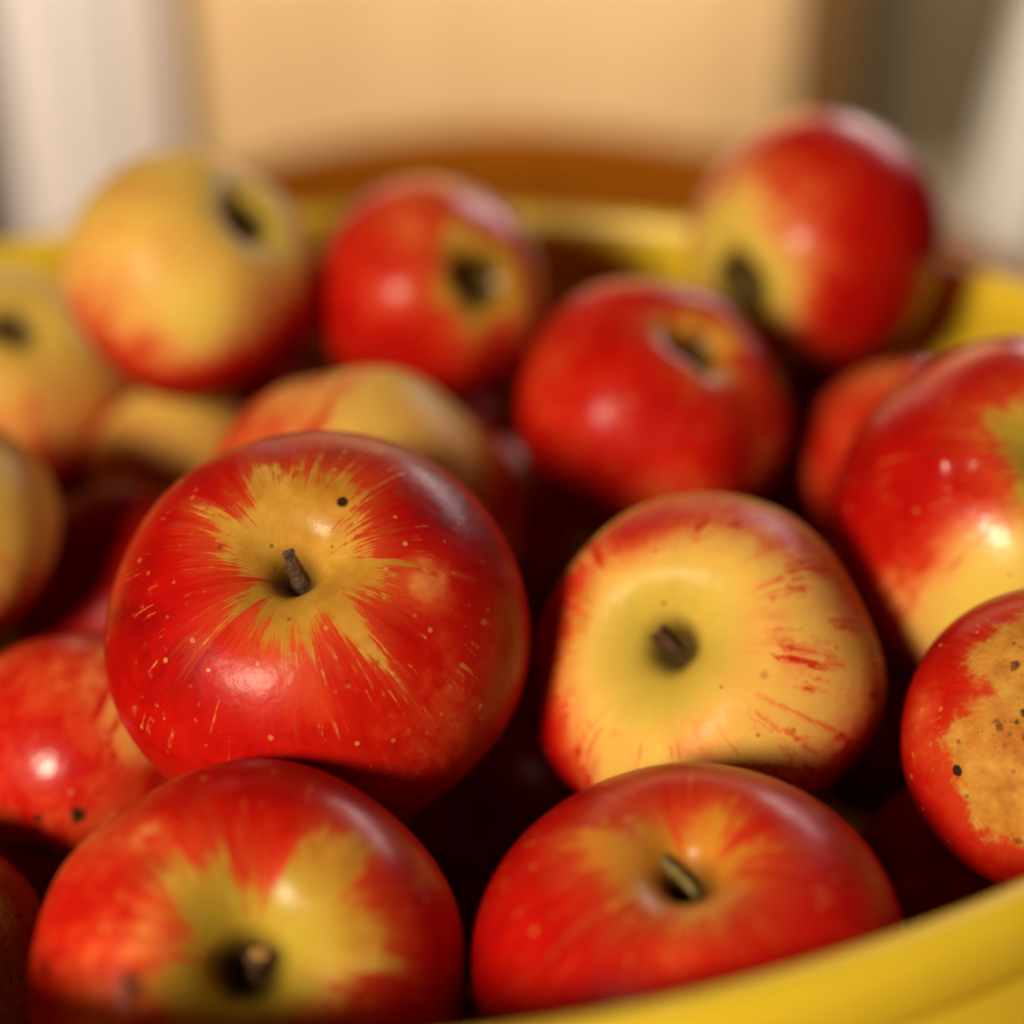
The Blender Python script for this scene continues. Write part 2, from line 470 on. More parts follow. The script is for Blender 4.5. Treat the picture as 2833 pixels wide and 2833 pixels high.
# ------------------------------------------------------------------ apples
APPLES = [
    {'key': 'A', 'loc': [-0.039, 0.2747, 0.1453], 'r': 0.0417, 'X': [0.9945, -0.1049, 0.0], 'Y': [0.0855, 0.8112, 0.5785], 'Z': [-0.0607, -0.5753, 0.8157], 'base': 0.8, 'seed': 3, 'end': 'stem', 'blobs': [[-0.712, -0.188, 0.677, 0.383, 0.13], [0.835, -0.501, 0.229, 0.383, -0.2], [0.592, -0.009, 0.806, 0.14, -0.32], [-0.094, -0.174, 0.98, 0.204, -0.12], [0.102, -0.552, 0.828, 0.281, -0.12], [0.546, 0.358, 0.757, 0.383, 0.14], [-0.084, 0.624, 0.777, 0.306, 0.12], [0.412, -0.527, 0.743, 0.306, -0.06]], 'spots': [[0.184, 0.309, 0.933, 0.023, 1], [0.996, -0.028, -0.082, 0.013, 0.6]], 'dents': [], 'star': [[-2.806, 0.12], [-2.213, 0.403], [-2.197, 0.187], [-2.007, 0.273], [-1.859, 0.441], [-1.794, 0.348], [-1.649, 0.432], [-1.509, 0.452], [-1.272, 0.452], [-1.139, 0.383], [-0.942, 0.338], [-0.853, 0.499], [-0.753, 0.706], [-0.611, 0.473], [-0.497, 0.344], [-0.253, 0.455], [0.054, 0.473], [0.057, 0.806], [0.134, 0.314], [0.514, 0.287], [0.854, 0.395], [1.045, 0.572], [1.283, 0.544], [1.487, 0.55], [1.818, 0.489], [2.138, 0.577], [2.211, 0.366], [2.53, 0.239], [2.538, 0.433], [2.661, 0.475]], 'stem_tip': [-0.0029, 0.00572, 0.02585], 'gloss': 0.25, 'hole_shade': 0.15, 'lob': 0.012, 'amp': 0.018, 'dip': (0.24, 0.24), 'label': 'largest red apple in sharp focus with jagged yellow star around its short brown stem'},
    {'key': 'B', 'loc': [0.0405, 0.2841, 0.1316], 'r': 0.0367, 'X': [0.8604, -0.5096, 0.0], 'Y': [0.3267, 0.5516, 0.7674], 'Z': [-0.3911, -0.6603, 0.6411], 'base': 0.1, 'seed': 10, 'end': 'stem', 'blobs': [[-0.775, -0.449, 0.445, 0.455, 0.85], [-0.473, -0.863, 0.18, 0.424, 0.6], [-0.667, 0.036, 0.744, 0.242, 0.7], [-0.423, 0.55, 0.72, 0.273, 0.55], [-0.114, 0.833, 0.541, 0.348, 0.55], [0.412, 0.802, 0.433, 0.273, 0.35], [0.877, 0.472, 0.087, 0.242, 0.35], [0.907, -0.378, -0.187, 0.515, 0.75], [0.598, -0.789, -0.14, 0.515, 0.5], [0.815, -0.085, 0.573, 0.303, -0.05], [0.258, -0.471, 0.843, 0.182, 0.12], [-0.244, 0.169, 0.955, 0.182, -0.1], [0.486, 0.212, 0.848, 0.182, 0.12], [0.329, -0.582, 0.744, 0.182, 0.1], [0.707, 0.067, 0.704, 0.121, 0.12]], 'spots': [[0.558, -0.022, 0.83, 0.024, 0.35]], 'dents': [[-0.835, 0.38, 0.397, 0.455, 0.06], [0.704, 0.688, 0.174, 0.424, 0.06], [-0.044, 0.831, 0.555, 0.455, 0.05], [0.979, 0.053, -0.195, 0.394, -0.03], [-0.602, -0.762, 0.24, 0.424, -0.06]], 'star': [[0.0, 0.55]], 'stem_tip': [-0.00464, 0.00232, 0.01908], 'green': 1.0, 'gloss': 0.05, 'hole_shade': 0.2, 'lob': 0.02, 'amp': 0.02, 'dip': (0.34, 0.38), 'stem': 'short', 'label': 'mostly yellow apple blushed red at its left edge, right of the largest red apple'},
    {'key': 'C', 'loc': [-0.0456, 0.2051, 0.1153], 'r': 0.0372, 'X': [0.9658, 0.2591, -0.0], 'Y': [-0.209, 0.7791, 0.591], 'Z': [0.1531, -0.5708, 0.8067], 'base': 0.74, 'seed': 17, 'end': 'stem', 'blobs': [[-0.726, 0.656, 0.208, 0.218, -0.48], [-0.216, 0.939, 0.269, 0.182, -0.48], [-0.391, 0.233, 0.89, 0.146, -0.3], [-0.466, 0.85, 0.248, 0.068, -0.3], [-0.359, 0.594, 0.72, 0.068, -0.3], [-0.602, -0.085, 0.794, 0.291, -0.25], [0.65, 0.028, 0.759, 0.364, 0.1], [0.095, 0.688, 0.72, 0.194, 0.1]], 'spots': [[-0.828, 0.156, 0.538, 0.034, 1], [-0.485, -0.034, 0.874, 0.097, 0.45], [-0.049, 0.307, 0.95, 0.034, 0.5]], 'dents': [[-0.675, 0.599, 0.431, 0.243, -0.035], [-0.447, 0.849, 0.282, 0.109, 0.03], [-0.277, 0.48, 0.833, 0.109, 0.03], [-0.13, 0.192, 0.973, 0.121, 0.025], [0.526, 0.632, 0.569, 0.34, -0.02]], 'star': [[-3.101, 0.48], [-2.786, 0.427], [-1.649, 0.353], [-1.089, 0.339], [-0.355, 0.392], [-0.255, 0.642], [0.31, 0.525], [0.348, 0.475], [0.647, 0.824], [0.942, 0.627], [1.159, 0.242], [1.604, 0.344], [1.674, 0.5], [1.979, 0.449], [1.988, 0.653], [2.24, 0.557], [2.463, 0.313], [2.981, 0.309]], 'stem_tip': [0.00217, 0.00182, 0.02046], 'green': 1.0, 'gloss': 0.35, 'hole_shade': 0.2, 'lob': 0.03, 'amp': 0.04, 'dip': (0.36, 0.3), 'label': 'red apple at the bottom left with broad yellow-green patch around a deep stem hollow'},
    {'key': 'D', 'loc': [0.0308, 0.2051, 0.1203], 'r': 0.0369, 'X': [0.0, -0.9818, -0.1897], 'Y': [0.9954, -0.0182, 0.0941], 'Z': [-0.0959, -0.1888, 0.9773], 'base': 0.8, 'seed': 24, 'end': 'stem', 'blobs': [[0.388, 0.546, 0.743, 0.291, -0.12], [-0.105, -0.094, 0.99, 0.243, -0.1], [0.426, -0.05, 0.903, 0.146, -0.12]], 'spots': [], 'dents': [], 'star': [[-2.995, 0.201], [-2.782, 0.367], [-2.399, 0.377], [-2.047, 0.404], [-1.967, 0.581], [-1.468, 0.368], [-0.799, 0.33], [-0.125, 0.308], [0.565, 0.313], [1.027, 0.264], [1.759, 0.376], [2.034, 0.203], [2.566, 0.412], [2.771, 0.386]], 'stem_tip': [-0.00419, -0.0036, 0.02435], 'gloss': 0.3, 'lob': 0.015, 'amp': 0.025, 'dip': (0.26, 0.27), 'stem': 'long', 'tone': 0.75, 'label': 'deep red apple against the front rim with small orange star and thin stem'},
    {'key': 'E', 'loc': [0.1056, 0.249, 0.1366], 'r': 0.0296, 'X': [0.9045, -0.4265, 0.0], 'Y': [0.3207, 0.68, 0.6593], 'Z': [-0.2812, -0.5964, 0.7519], 'base': 0.76, 'seed': 31, 'end': 'stem', 'blobs': [[-0.781, -0.117, 0.613, 0.169, -0.15], [-0.551, -0.828, -0.103, 0.405, 0.15]], 'spots': [[-0.51, -0.492, 0.706, 0.02, 1], [-0.318, -0.269, 0.909, 0.047, 0.231], [-0.314, -0.173, 0.933, 0.041, 0.24750000000000003], [-0.323, -0.364, 0.874, 0.034, 0.231], [-0.248, -0.034, 0.968, 0.011, 0.49500000000000005], [-0.184, 0.028, 0.983, 0.009, 0.49500000000000005], [-0.19, -0.021, 0.982, 0.014, 0.49500000000000005], [-0.239, -0.086, 0.967, 0.009, 0.49500000000000005], [-0.173, 0.018, 0.985, 0.01, 0.49500000000000005], [-0.206, -0.018, 0.978, 0.01, 0.49500000000000005], [-0.252, 0.052, 0.966, 0.009, 0.49500000000000005], [-0.265, -0.019, 0.964, 0.015, 0.49500000000000005], [-0.157, -0.097, 0.983, 0.014, 0.49500000000000005], [-0.321, -0.214, 0.923, 0.012, 0.49500000000000005], [-0.197, -0.125, 0.972, 0.009, 0.49500000000000005], [-0.252, -0.056, 0.966, 0.014, 0.49500000000000005], [-0.221, 0.124, 0.967, 0.009, 0.49500000000000005], [-0.208, -0.094, 0.974, 0.01, 0.49500000000000005], [-0.164, -0.233, 0.959, 0.009, 0.49500000000000005], [-0.092, -0.067, 0.993, 0.012, 0.49500000000000005], [-0.173, 0.011, 0.985, 0.015, 0.49500000000000005], [-0.319, 0.164, 0.934, 0.013, 0.49500000000000005], [-0.249, -0.013, 0.968, 0.01, 0.49500000000000005], [-0.184, 0.197, 0.963, 0.015, 0.49500000000000005], [-0.235, -0.159, 0.959, 0.014, 0.49500000000000005], [-0.326, 0.159, 0.932, 0.012, 0.49500000000000005], [-0.305, 0.139, 0.942, 0.01, 0.49500000000000005], [-0.137, 0.159, 0.978, 0.009, 0.49500000000000005], [-0.103, 0.076, 0.992, 0.013, 0.49500000000000005], [-0.101, -0.053, 0.993, 0.009, 0.49500000000000005], [-0.082, -0.623, 0.778, 0.007, 0.44000000000000006], [-0.103, -0.794, 0.6, 0.009, 0.44000000000000006], [-0.242, -0.421, 0.874, 0.007, 0.44000000000000006], [-0.016, -0.646, 0.763, 0.007, 0.44000000000000006], [-0.165, -0.633, 0.756, 0.009, 0.44000000000000006], [-0.2, -0.447, 0.872, 0.009, 0.44000000000000006], [-0.158, -0.619, 0.769, 0.009, 0.44000000000000006], [-0.223, -0.875, 0.429, 0.009, 0.44000000000000006]], 'dents': [], 'star': [[-3.059, 0.381], [-2.795, 0.558], [-2.67, 0.821], [-2.308, 0.835], [-2.053, 0.917], [-1.716, 0.985], [-1.457, 0.943], [-1.011, 0.806], [0.493, 0.43], [1.612, 0.752], [2.162, 0.671], [2.654, 0.482], [2.664, 0.573]], 'russet': 1.0, 'lob': 0.01, 'amp': 0.02, 'dip': (0.2, 0.26), 'label': 'red apple with a wide speckled brown russet patch, cut by the right picture edge'},
    {'key': 'F', 'loc': [0.1184, 0.3177, 0.1485], 'r': 0.0439, 'X': [0.993, -0.1182, 0.0], 'Y': [0.0898, 0.7544, 0.6502], 'Z': [-0.0769, -0.6456, 0.7598], 'base': 0.8, 'seed': 38, 'end': 'calyx', 'blobs': [[-0.381, -0.732, 0.564, 0.405, -0.7], [-0.203, -0.56, 0.803, 0.297, -0.65], [-0.658, -0.71, 0.252, 0.297, -0.4], [-0.297, 0.261, 0.918, 0.162, -0.12]], 'spots': [[-0.76, -0.47, 0.449, 0.024, 0.6], [-0.652, -0.578, 0.49, 0.024, 0.8], [-0.459, -0.095, 0.883, 0.043, 0.4]], 'dents': [[-0.482, -0.105, 0.87, 0.081, 0.035], [-0.582, -0.004, 0.813, 0.068, -0.03]], 'star': [[0.0, 0.4]], 'green': 1.0, 'gloss': 0.6, 'lob': 0.02, 'amp': 0.03, 'dip': (0.25, 0.25), 'label': 'big apple at the right edge, red above and yellow below, behind the russet one'},
    {'key': 'G', 'loc': [0.0383, 0.3864, 0.1456], 'r': 0.0368, 'X': [0.7913, 0.6115, -0.0], 'Y': [-0.5172, 0.6692, 0.5336], 'Z': [0.3263, -0.4222, 0.8458], 'base': 0.78, 'seed': 45, 'end': 'calyx', 'blobs': [[0.269, -0.872, 0.41, 0.265, -0.4], [0.228, -0.491, 0.841, 0.303, -0.12], [-0.607, -0.766, 0.213, 0.417, -0.15]], 'spots': [], 'dents': [], 'star': [[0.0, 0.3]], 'gloss': 0.25, 'hole_shade': 0.22, 'lob': 0.04, 'amp': 0.03, 'dip': (0.3, 0.24), 'tone': 0.55, 'label': 'plain red apple with a pointed calyx hollow, behind the mostly yellow apple'},
    {'key': 'H', 'loc': [0.0904, 0.4598, 0.1695], 'r': 0.0371, 'X': [0.6877, -0.726, 0.0], 'Y': [-0.0961, -0.0911, 0.9912], 'Z': [-0.7196, -0.6817, -0.1324], 'base': 0.78, 'seed': 52, 'end': 'calyx', 'blobs': [[-0.19, 0.301, 0.934, 0.636, -0.9], [-0.09, -0.469, 0.879, 0.551, -0.75], [0.408, 0.128, 0.904, 0.339, -0.35], [0.998, 0.062, 0.006, 0.381, 0.1]], 'spots': [], 'dents': [], 'star': [[0.0, 0.3]], 'green': 1.0, 'hole_shade': 0.34, 'lob': 0.02, 'amp': 0.03, 'oblate': 1.0, 'dip': (0.24, 0.24), 'label': 'highest apple at the back right, red with a yellow left side by the rim'},
    {'key': 'I', 'loc': [-0.0234, 0.4488, 0.1572], 'r': 0.0346, 'X': [0.8296, 0.5584, -0.0], 'Y': [-0.2362, 0.3509, 0.9061], 'Z': [0.5059, -0.7517, 0.423], 'base': 0.72, 'seed': 59, 'end': 'calyx', 'blobs': [[0.336, -0.384, 0.86, 0.315, -0.3], [-0.188, 0.807, 0.559, 0.495, -0.25], [-0.657, -0.0, 0.754, 0.27, -0.08], [-0.782, -0.462, 0.418, 0.45, 0.12]], 'spots': [], 'dents': [], 'star': [[0.0, 0.46]], 'green': 0.7, 'hole_shade': 0.3, 'lob': 0.03, 'amp': 0.02, 'dip': (0.36, 0.22), 'tone': 0.32, 'label': 'red apple at the back with a big dark calyx hole in an olive ring'},
    {'key': 'J', 'loc': [-0.0906, 0.4317, 0.1684], 'r': 0.0364, 'X': [0.4742, 0.8804, -0.0], 'Y': [-0.6188, 0.3333, 0.7114], 'Z': [0.6263, -0.3373, 0.7028], 'base': 0.11, 'seed': 66, 'end': 'calyx', 'blobs': [[-0.395, -0.772, -0.498, 0.738, 1.0], [0.187, -0.965, 0.184, 0.615, 0.8], [-0.731, -0.177, -0.659, 0.533, 0.6], [0.66, -0.311, 0.684, 0.246, 0.35], [-0.937, 0.283, -0.204, 0.287, 0.15], [-0.766, -0.479, 0.428, 0.328, -0.3]], 'spots': [[-0.358, 0.462, 0.811, 0.082, 0.35]], 'dents': [], 'star': [[0.0, 0.45]], 'green': 1.0, 'gloss': 0.1, 'hole_shade': 0.26, 'lob': 0.03, 'amp': 0.012, 'dip': (0.28, 0.24), 'label': 'pale yellow apple at the back left, red only underneath, its calyx tilted right'},
    {'key': 'K', 'loc': [-0.1576, 0.4482, 0.1242], 'r': 0.0402, 'X': [0.759, 0.6511, -0.0], 'Y': [-0.5453, 0.6356, 0.5465], 'Z': [0.3558, -0.4147, 0.8375], 'base': 0.06, 'seed': 73, 'end': 'calyx', 'blobs': [[-0.07, -0.989, -0.131, 0.72, 0.95], [0.566, -0.754, 0.332, 0.28, 0.5]], 'spots': [], 'dents': [], 'star': [[0.0, 0.3]], 'green': 0.5, 'hole_shade': 0.24, 'lob': 0.02, 'amp': 0.03, 'dip': (0.22, 0.2), 'label': 'yellow apple with a dark calyx hole at the left edge, beside the pale yellow one'},
    {'key': 'L', 'loc': [-0.1423, 0.3413, 0.1327], 'r': 0.0307, 'X': [0.4644, -0.8856, 0.0], 'Y': [0.7257, 0.3805, 0.5732], 'Z': [-0.5077, -0.2662, 0.8194], 'base': 0.06, 'seed': 80, 'end': 'calyx', 'blobs': [[0.556, -0.249, -0.793, 0.625, 1.0], [0.024, 0.96, 0.278, 0.292, 0.2]], 'spots': [], 'dents': [], 'star': [[0.0, 0.2]], 'gloss': 0.1, 'lob': 0.02, 'amp': 0.03, 'label': 'yellow apple showing only its rounded side at the left edge, above a red one'},
    {'key': 'M', 'loc': [-0.0375, 0.3563, 0.1296], 'r': 0.0398, 'X': [-0.9315, 0.3638, 0.0], 'Y': [-0.08, -0.2048, 0.9755], 'Z': [0.3549, 0.9087, 0.2199], 'base': 0.2, 'seed': 87, 'end': 'calyx', 'blobs': [[0.858, 0.459, -0.23, 0.433, 0.65], [0.252, 0.922, -0.295, 0.3, 0.25], [-0.391, 0.668, 0.633, 0.367, -0.25], [-0.964, 0.232, 0.131, 0.3, 0.3]], 'spots': [], 'dents': [], 'star': [[0.0, 0.2]], 'gloss': 0.0, 'lob': 0.045, 'amp': 0.03, 'dip': (0.2, 0.3), 'label': 'ribbed orange and yellow apple just behind the largest red apple'},
    {'key': 'N', 'loc': [-0.095, 0.2878, 0.1013], 'r': 0.0313, 'X': [0.9637, -0.2671, 0.0], 'Y': [-0.0809, -0.292, 0.953], 'Z': [-0.2545, -0.9184, -0.303], 'base': 0.62, 'seed': 94, 'end': 'calyx', 'blobs': [[0.317, 0.922, -0.223, 0.373, -0.18], [0.61, 0.778, 0.148, 0.224, -0.3], [0.034, 0.045, 0.998, 0.336, 0.2], [-0.311, 0.889, -0.335, 0.261, 0.12]], 'spots': [[0.422, 0.529, 0.736, 0.045, 1], [0.406, 0.5, 0.764, 0.037, 1], [-0.139, 0.155, 0.978, 0.052, 1], [0.144, 0.452, 0.88, 0.034, 0.8], [0.163, 0.539, 0.827, 0.026, 0.6]], 'dents': [], 'star': [[0.0, 0.12]], 'gloss': 0.6, 'lob': 0.02, 'amp': 0.03, 'dip': (0.2, 0.3), 'label': 'glossy light red apple at the left edge with dark scratches below its bright glint'},
    {'key': 'O', 'loc': [-0.1175, 0.2285, 0.0963], 'r': 0.0285, 'X': [0.4311, 0.9023, -0.0], 'Y': [-0.4679, 0.2236, 0.855], 'Z': [0.7715, -0.3686, 0.5186], 'base': 0.74, 'seed': 101, 'end': 'stem', 'blobs': [], 'spots': [], 'dents': [], 'star': [[0.0, 1.0]], 'russet': 1.0, 'lob': 0.01, 'amp': 0.02, 'dip': (0.2, 0.26), 'label': 'russeted red apple in the bottom left corner, mostly outside the picture'},
    {'key': 'P', 'loc': [0.1114, 0.3945, 0.1262], 'r': 0.0311, 'X': [-0.903, 0.4297, 0.0], 'Y': [-0.2736, -0.575, 0.7711], 'Z': [0.3313, 0.6963, 0.6368], 'base': 0.66, 'seed': 108, 'end': 'stem', 'blobs': [[0.278, 0.809, 0.518, 0.372, -0.3]], 'spots': [], 'dents': [], 'star': [[0.0, 0]], 'lob': 0.01, 'amp': 0.02, 'label': 'soft red apple wedged behind the big right-hand apple, under the highest one'},
    {'key': 'Q', 'loc': [-0.1002, 0.4266, 0.1101], 'r': 0.025, 'X': [-0.9429, -0.3332, 0.0], 'Y': [-0.0353, 0.0998, 0.9944], 'Z': [-0.3313, 0.9376, -0.1059], 'base': 0.12, 'seed': 115, 'end': 'calyx', 'blobs': [], 'spots': [], 'dents': [], 'star': [[0.0, 0]], 'gloss': 0.0, 'lob': 0.01, 'amp': 0.02, 'label': 'shaded yellow apple peeping out beneath the pale yellow apple'},
    {'key': 'V', 'loc': [-0.0096, 0.4154, 0.0971], 'r': 0.0279, 'X': [-0.9429, 0.3332, 0.0], 'Y': [0.0353, 0.0998, 0.9944], 'Z': [0.3313, 0.9376, -0.1059], 'base': 0.5, 'seed': 122, 'end': 'calyx', 'blobs': [], 'spots': [], 'dents': [], 'star': [[0.0, 0]], 'gloss': 0.0, 'lob': 0.01, 'amp': 0.02, 'label': 'shaded orange apple, a sliver right of the ribbed orange apple'},
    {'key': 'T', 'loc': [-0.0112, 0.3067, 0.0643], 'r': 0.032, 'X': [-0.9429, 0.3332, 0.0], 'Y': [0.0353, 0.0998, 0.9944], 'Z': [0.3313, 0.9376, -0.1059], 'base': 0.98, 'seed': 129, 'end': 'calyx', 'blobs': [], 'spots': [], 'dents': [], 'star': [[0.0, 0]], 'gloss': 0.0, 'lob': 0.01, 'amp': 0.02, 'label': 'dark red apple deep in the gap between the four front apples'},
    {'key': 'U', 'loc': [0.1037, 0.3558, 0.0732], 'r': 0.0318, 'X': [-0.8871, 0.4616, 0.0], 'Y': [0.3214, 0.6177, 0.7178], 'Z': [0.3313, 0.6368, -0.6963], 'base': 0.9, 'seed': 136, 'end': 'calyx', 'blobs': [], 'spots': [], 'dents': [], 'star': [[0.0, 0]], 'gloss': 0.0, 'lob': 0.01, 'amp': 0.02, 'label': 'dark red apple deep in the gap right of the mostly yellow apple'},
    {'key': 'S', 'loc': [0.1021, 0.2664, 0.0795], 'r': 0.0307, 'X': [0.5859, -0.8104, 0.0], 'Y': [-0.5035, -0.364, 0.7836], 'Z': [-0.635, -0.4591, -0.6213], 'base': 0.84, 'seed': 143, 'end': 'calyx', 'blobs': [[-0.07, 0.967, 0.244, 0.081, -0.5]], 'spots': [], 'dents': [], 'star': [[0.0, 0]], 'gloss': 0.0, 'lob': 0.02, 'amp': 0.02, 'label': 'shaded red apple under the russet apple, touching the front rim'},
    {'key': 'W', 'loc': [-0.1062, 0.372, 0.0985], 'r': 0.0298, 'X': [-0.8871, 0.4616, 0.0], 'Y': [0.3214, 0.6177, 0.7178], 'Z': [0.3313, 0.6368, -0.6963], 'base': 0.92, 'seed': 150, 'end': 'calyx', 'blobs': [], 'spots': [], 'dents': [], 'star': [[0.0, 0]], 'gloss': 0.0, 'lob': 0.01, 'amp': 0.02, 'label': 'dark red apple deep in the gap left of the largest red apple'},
    {'key': 'buried', 'loc': [-0.0898, 0.3134, 0.0412], 'r': 0.0313, 'X': [0.2938, 0.7572, -0.5834], 'Y': [0.7431, -0.5648, -0.3588], 'Z': [-0.6012, -0.3281, -0.7286], 'base': 0.8, 'seed': 200, 'end': 'calyx', 'blobs': [], 'spots': [], 'dents': [], 'gloss': 0.0, 'star': [[0.0, 0.2]], 'label': 'apple lower in the heap, hidden behind the apples on top'},
    {'key': 'buried', 'loc': [0.0553, 0.4042, 0.0694], 'r': 0.0316, 'X': [0.9494, -0.2333, -0.2102], 'Y': [-0.0893, 0.4414, -0.8929], 'Z': [0.3011, 0.8665, 0.3982], 'base': 0.2, 'seed': 201, 'end': 'calyx', 'blobs': [], 'spots': [], 'dents': [], 'gloss': 0.0, 'star': [[0.0, 0.2]], 'label': 'apple lower in the heap, hidden behind the apples on top'},
    {'key': 'buried', 'loc': [-0.1961, 0.312, 0.0478], 'r': 0.0359, 'X': [0.8773, 0.1832, -0.4435], 'Y': [-0.2245, -0.6601, -0.7169], 'Z': [-0.4241, 0.7285, -0.5379], 'base': 0.85, 'seed': 202, 'end': 'calyx', 'blobs': [], 'spots': [], 'dents': [], 'gloss': 0.0, 'star': [[0.0, 0.2]], 'label': 'apple lower in the heap, hidden behind the apples on top'},
    {'key': 'buried', 'loc': [-0.1783, 0.2867, 0.1159], 'r': 0.031, 'X': [0.8442, 0.2511, -0.4735], 'Y': [0.1223, -0.9504, -0.2859], 'Z': [-0.5218, 0.1835, -0.8331], 'base': 0.85, 'seed': 203, 'end': 'calyx', 'blobs': [], 'spots': [], 'dents': [], 'gloss': 0.0, 'star': [[0.0, 0.2]], 'label': 'apple lower in the heap, hidden behind the apples on top'},
    {'key': 'buried', 'loc': [-0.0616, 0.2546, 0.0427], 'r': 0.0328, 'X': [-0.9526, 0.1363, 0.272], 'Y': [-0.2293, 0.2663, -0.9362], 'Z': [-0.2, -0.9542, -0.2224], 'base': 0.2, 'seed': 204, 'end': 'calyx', 'blobs': [], 'spots': [], 'dents': [], 'gloss': 0.0, 'star': [[0.0, 0.2]], 'label': 'apple lower in the heap, hidden behind the apples on top'},
    {'key': 'buried', 'loc': [-0.1397, 0.2418, 0.0426], 'r': 0.0314, 'X': [0.315, 0.7472, -0.5852], 'Y': [0.0469, -0.628, -0.7768], 'Z': [-0.9479, 0.2173, -0.2329], 'base': 0.2, 'seed': 205, 'end': 'calyx', 'blobs': [], 'spots': [], 'dents': [], 'gloss': 0.0, 'star': [[0.0, 0.2]], 'label': 'apple lower in the heap, hidden behind the apples on top'},
    {'key': 'buried', 'loc': [-0.0774, 0.4704, 0.0393], 'r': 0.0317, 'X': [-0.6373, 0.7379, -0.2222], 'Y': [-0.4425, -0.5865, -0.6784], 'Z': [-0.6308, -0.3341, 0.7003], 'base': 0.45, 'seed': 206, 'end': 'calyx', 'blobs': [], 'spots': [], 'dents': [], 'gloss': 0.0, 'star': [[0.0, 0.2]], 'label': 'apple lower in the heap, hidden behind the apples on top'},
    {'key': 'buried', 'loc': [0.0375, 0.2545, 0.0649], 'r': 0.0339, 'X': [-0.5048, -0.6342, 0.5857], 'Y': [-0.8299, 0.5432, -0.1273], 'Z': [-0.2374, -0.5503, -0.8005], 'base': 0.2, 'seed': 207, 'end': 'calyx', 'blobs': [], 'spots': [], 'dents': [], 'gloss': 0.0, 'star': [[0.0, 0.2]], 'label': 'apple lower in the heap, hidden behind the apples on top'},
    {'key': 'buried', 'loc': [0.0402, 0.4783, 0.1187], 'r': 0.0323, 'X': [0.429, -0.8295, 0.3576], 'Y': [-0.7965, -0.5341, -0.2834], 'Z': [0.4261, -0.1632, -0.8898], 'base': 0.75, 'seed': 208, 'end': 'calyx', 'blobs': [], 'spots': [], 'dents': [], 'gloss': 0.0, 'star': [[0.0, 0.2]], 'label': 'apple lower in the heap, hidden behind the apples on top'},
    {'key': 'buried', 'loc': [-0.2217, 0.3776, 0.1211], 'r': 0.0341, 'X': [-0.767, 0.6325, -0.1077], 'Y': [0.4563, 0.4197, -0.7846], 'Z': [-0.4511, -0.651, -0.6105], 'base': 0.75, 'seed': 209, 'end': 'calyx', 'blobs': [], 'spots': [], 'dents': [], 'gloss': 0.0, 'star': [[0.0, 0.2]], 'label': 'apple lower in the heap, hidden behind the apples on top'},
    {'key': 'buried', 'loc': [-0.1051, 0.4045, 0.0488], 'r': 0.0311, 'X': [0.7982, 0.3288, -0.5048], 'Y': [-0.0994, -0.7546, -0.6486], 'Z': [-0.5942, 0.5679, -0.5696], 'base': 0.45, 'seed': 210, 'end': 'calyx', 'blobs': [], 'spots': [], 'dents': [], 'gloss': 0.0, 'star': [[0.0, 0.2]], 'label': 'apple lower in the heap, hidden behind the apples on top'},
    {'key': 'buried', 'loc': [-0.1896, 0.4093, 0.0757], 'r': 0.0327, 'X': [-0.9501, 0.094, 0.2975], 'Y': [-0.3119, -0.315, -0.8964], 'Z': [0.0094, -0.9444, 0.3286], 'base': 0.45, 'seed': 211, 'end': 'calyx', 'blobs': [], 'spots': [], 'dents': [], 'gloss': 0.0, 'star': [[0.0, 0.2]], 'label': 'apple lower in the heap, hidden behind the apples on top'},
    {'key': 'buried', 'loc': [0.0963, 0.451, 0.1015], 'r': 0.0346, 'X': [0.6078, 0.5507, -0.5721], 'Y': [-0.7435, 0.1416, -0.6536], 'Z': [-0.2789, 0.8226, 0.4954], 'base': 0.9, 'seed': 212, 'end': 'calyx', 'blobs': [], 'spots': [], 'dents': [], 'gloss': 0.0, 'star': [[0.0, 0.2]], 'label': 'shaded apple deep down between the plain red apple and the wedged red apple'},
    {'key': 'buried', 'loc': [-0.0223, 0.4893, 0.0798], 'r': 0.0361, 'X': [0.366, 0.7213, -0.5881], 'Y': [0.6717, -0.6421, -0.3694], 'Z': [-0.644, -0.2598, -0.7195], 'base': 0.77, 'seed': 213, 'end': 'calyx', 'blobs': [], 'spots': [], 'dents': [], 'gloss': 0.0, 'star': [[0.0, 0.2]], 'label': 'shaded apple deep down between the plain red apple and the ribbed orange apple'},
    {'key': 'buried', 'loc': [0.05, 0.3255, 0.0699], 'r': 0.0316, 'X': [0.5916, 0.5651, -0.575], 'Y': [-0.5893, -0.1836, -0.7867], 'Z': [-0.5502, 0.8043, 0.2244], 'base': 0.85, 'seed': 214, 'end': 'calyx', 'blobs': [], 'spots': [], 'dents': [], 'gloss': 0.0, 'star': [[0.0, 0.2]], 'label': 'apple lower in the heap, hidden behind the apples on top'},
    {'key': 'buried', 'loc': [-0.026, 0.2008, 0.0454], 'r': 0.0312, 'X': [-0.2806, -0.7631, 0.5822], 'Y': [-0.568, -0.3569, -0.7416], 'Z': [0.7737, -0.5388, -0.3333], 'base': 0.45, 'seed': 215, 'end': 'calyx', 'blobs': [], 'spots': [], 'dents': [], 'gloss': 0.0, 'star': [[0.0, 0.2]], 'label': 'apple lower in the heap, hidden behind the apples on top'},
    {'key': 'buried', 'loc': [0.0056, 0.3747, 0.0426], 'r': 0.0332, 'X': [-0.9189, 0.3797, 0.1072], 'Y': [-0.2447, -0.3351, -0.9099], 'Z': [-0.3096, -0.8623, 0.4008], 'base': 0.81, 'seed': 216, 'end': 'calyx', 'blobs': [], 'spots': [], 'dents': [], 'gloss': 0.0, 'star': [[0.0, 0.2]], 'label': 'shaded apple deep down between the largest red apple and the mostly yellow apple'},
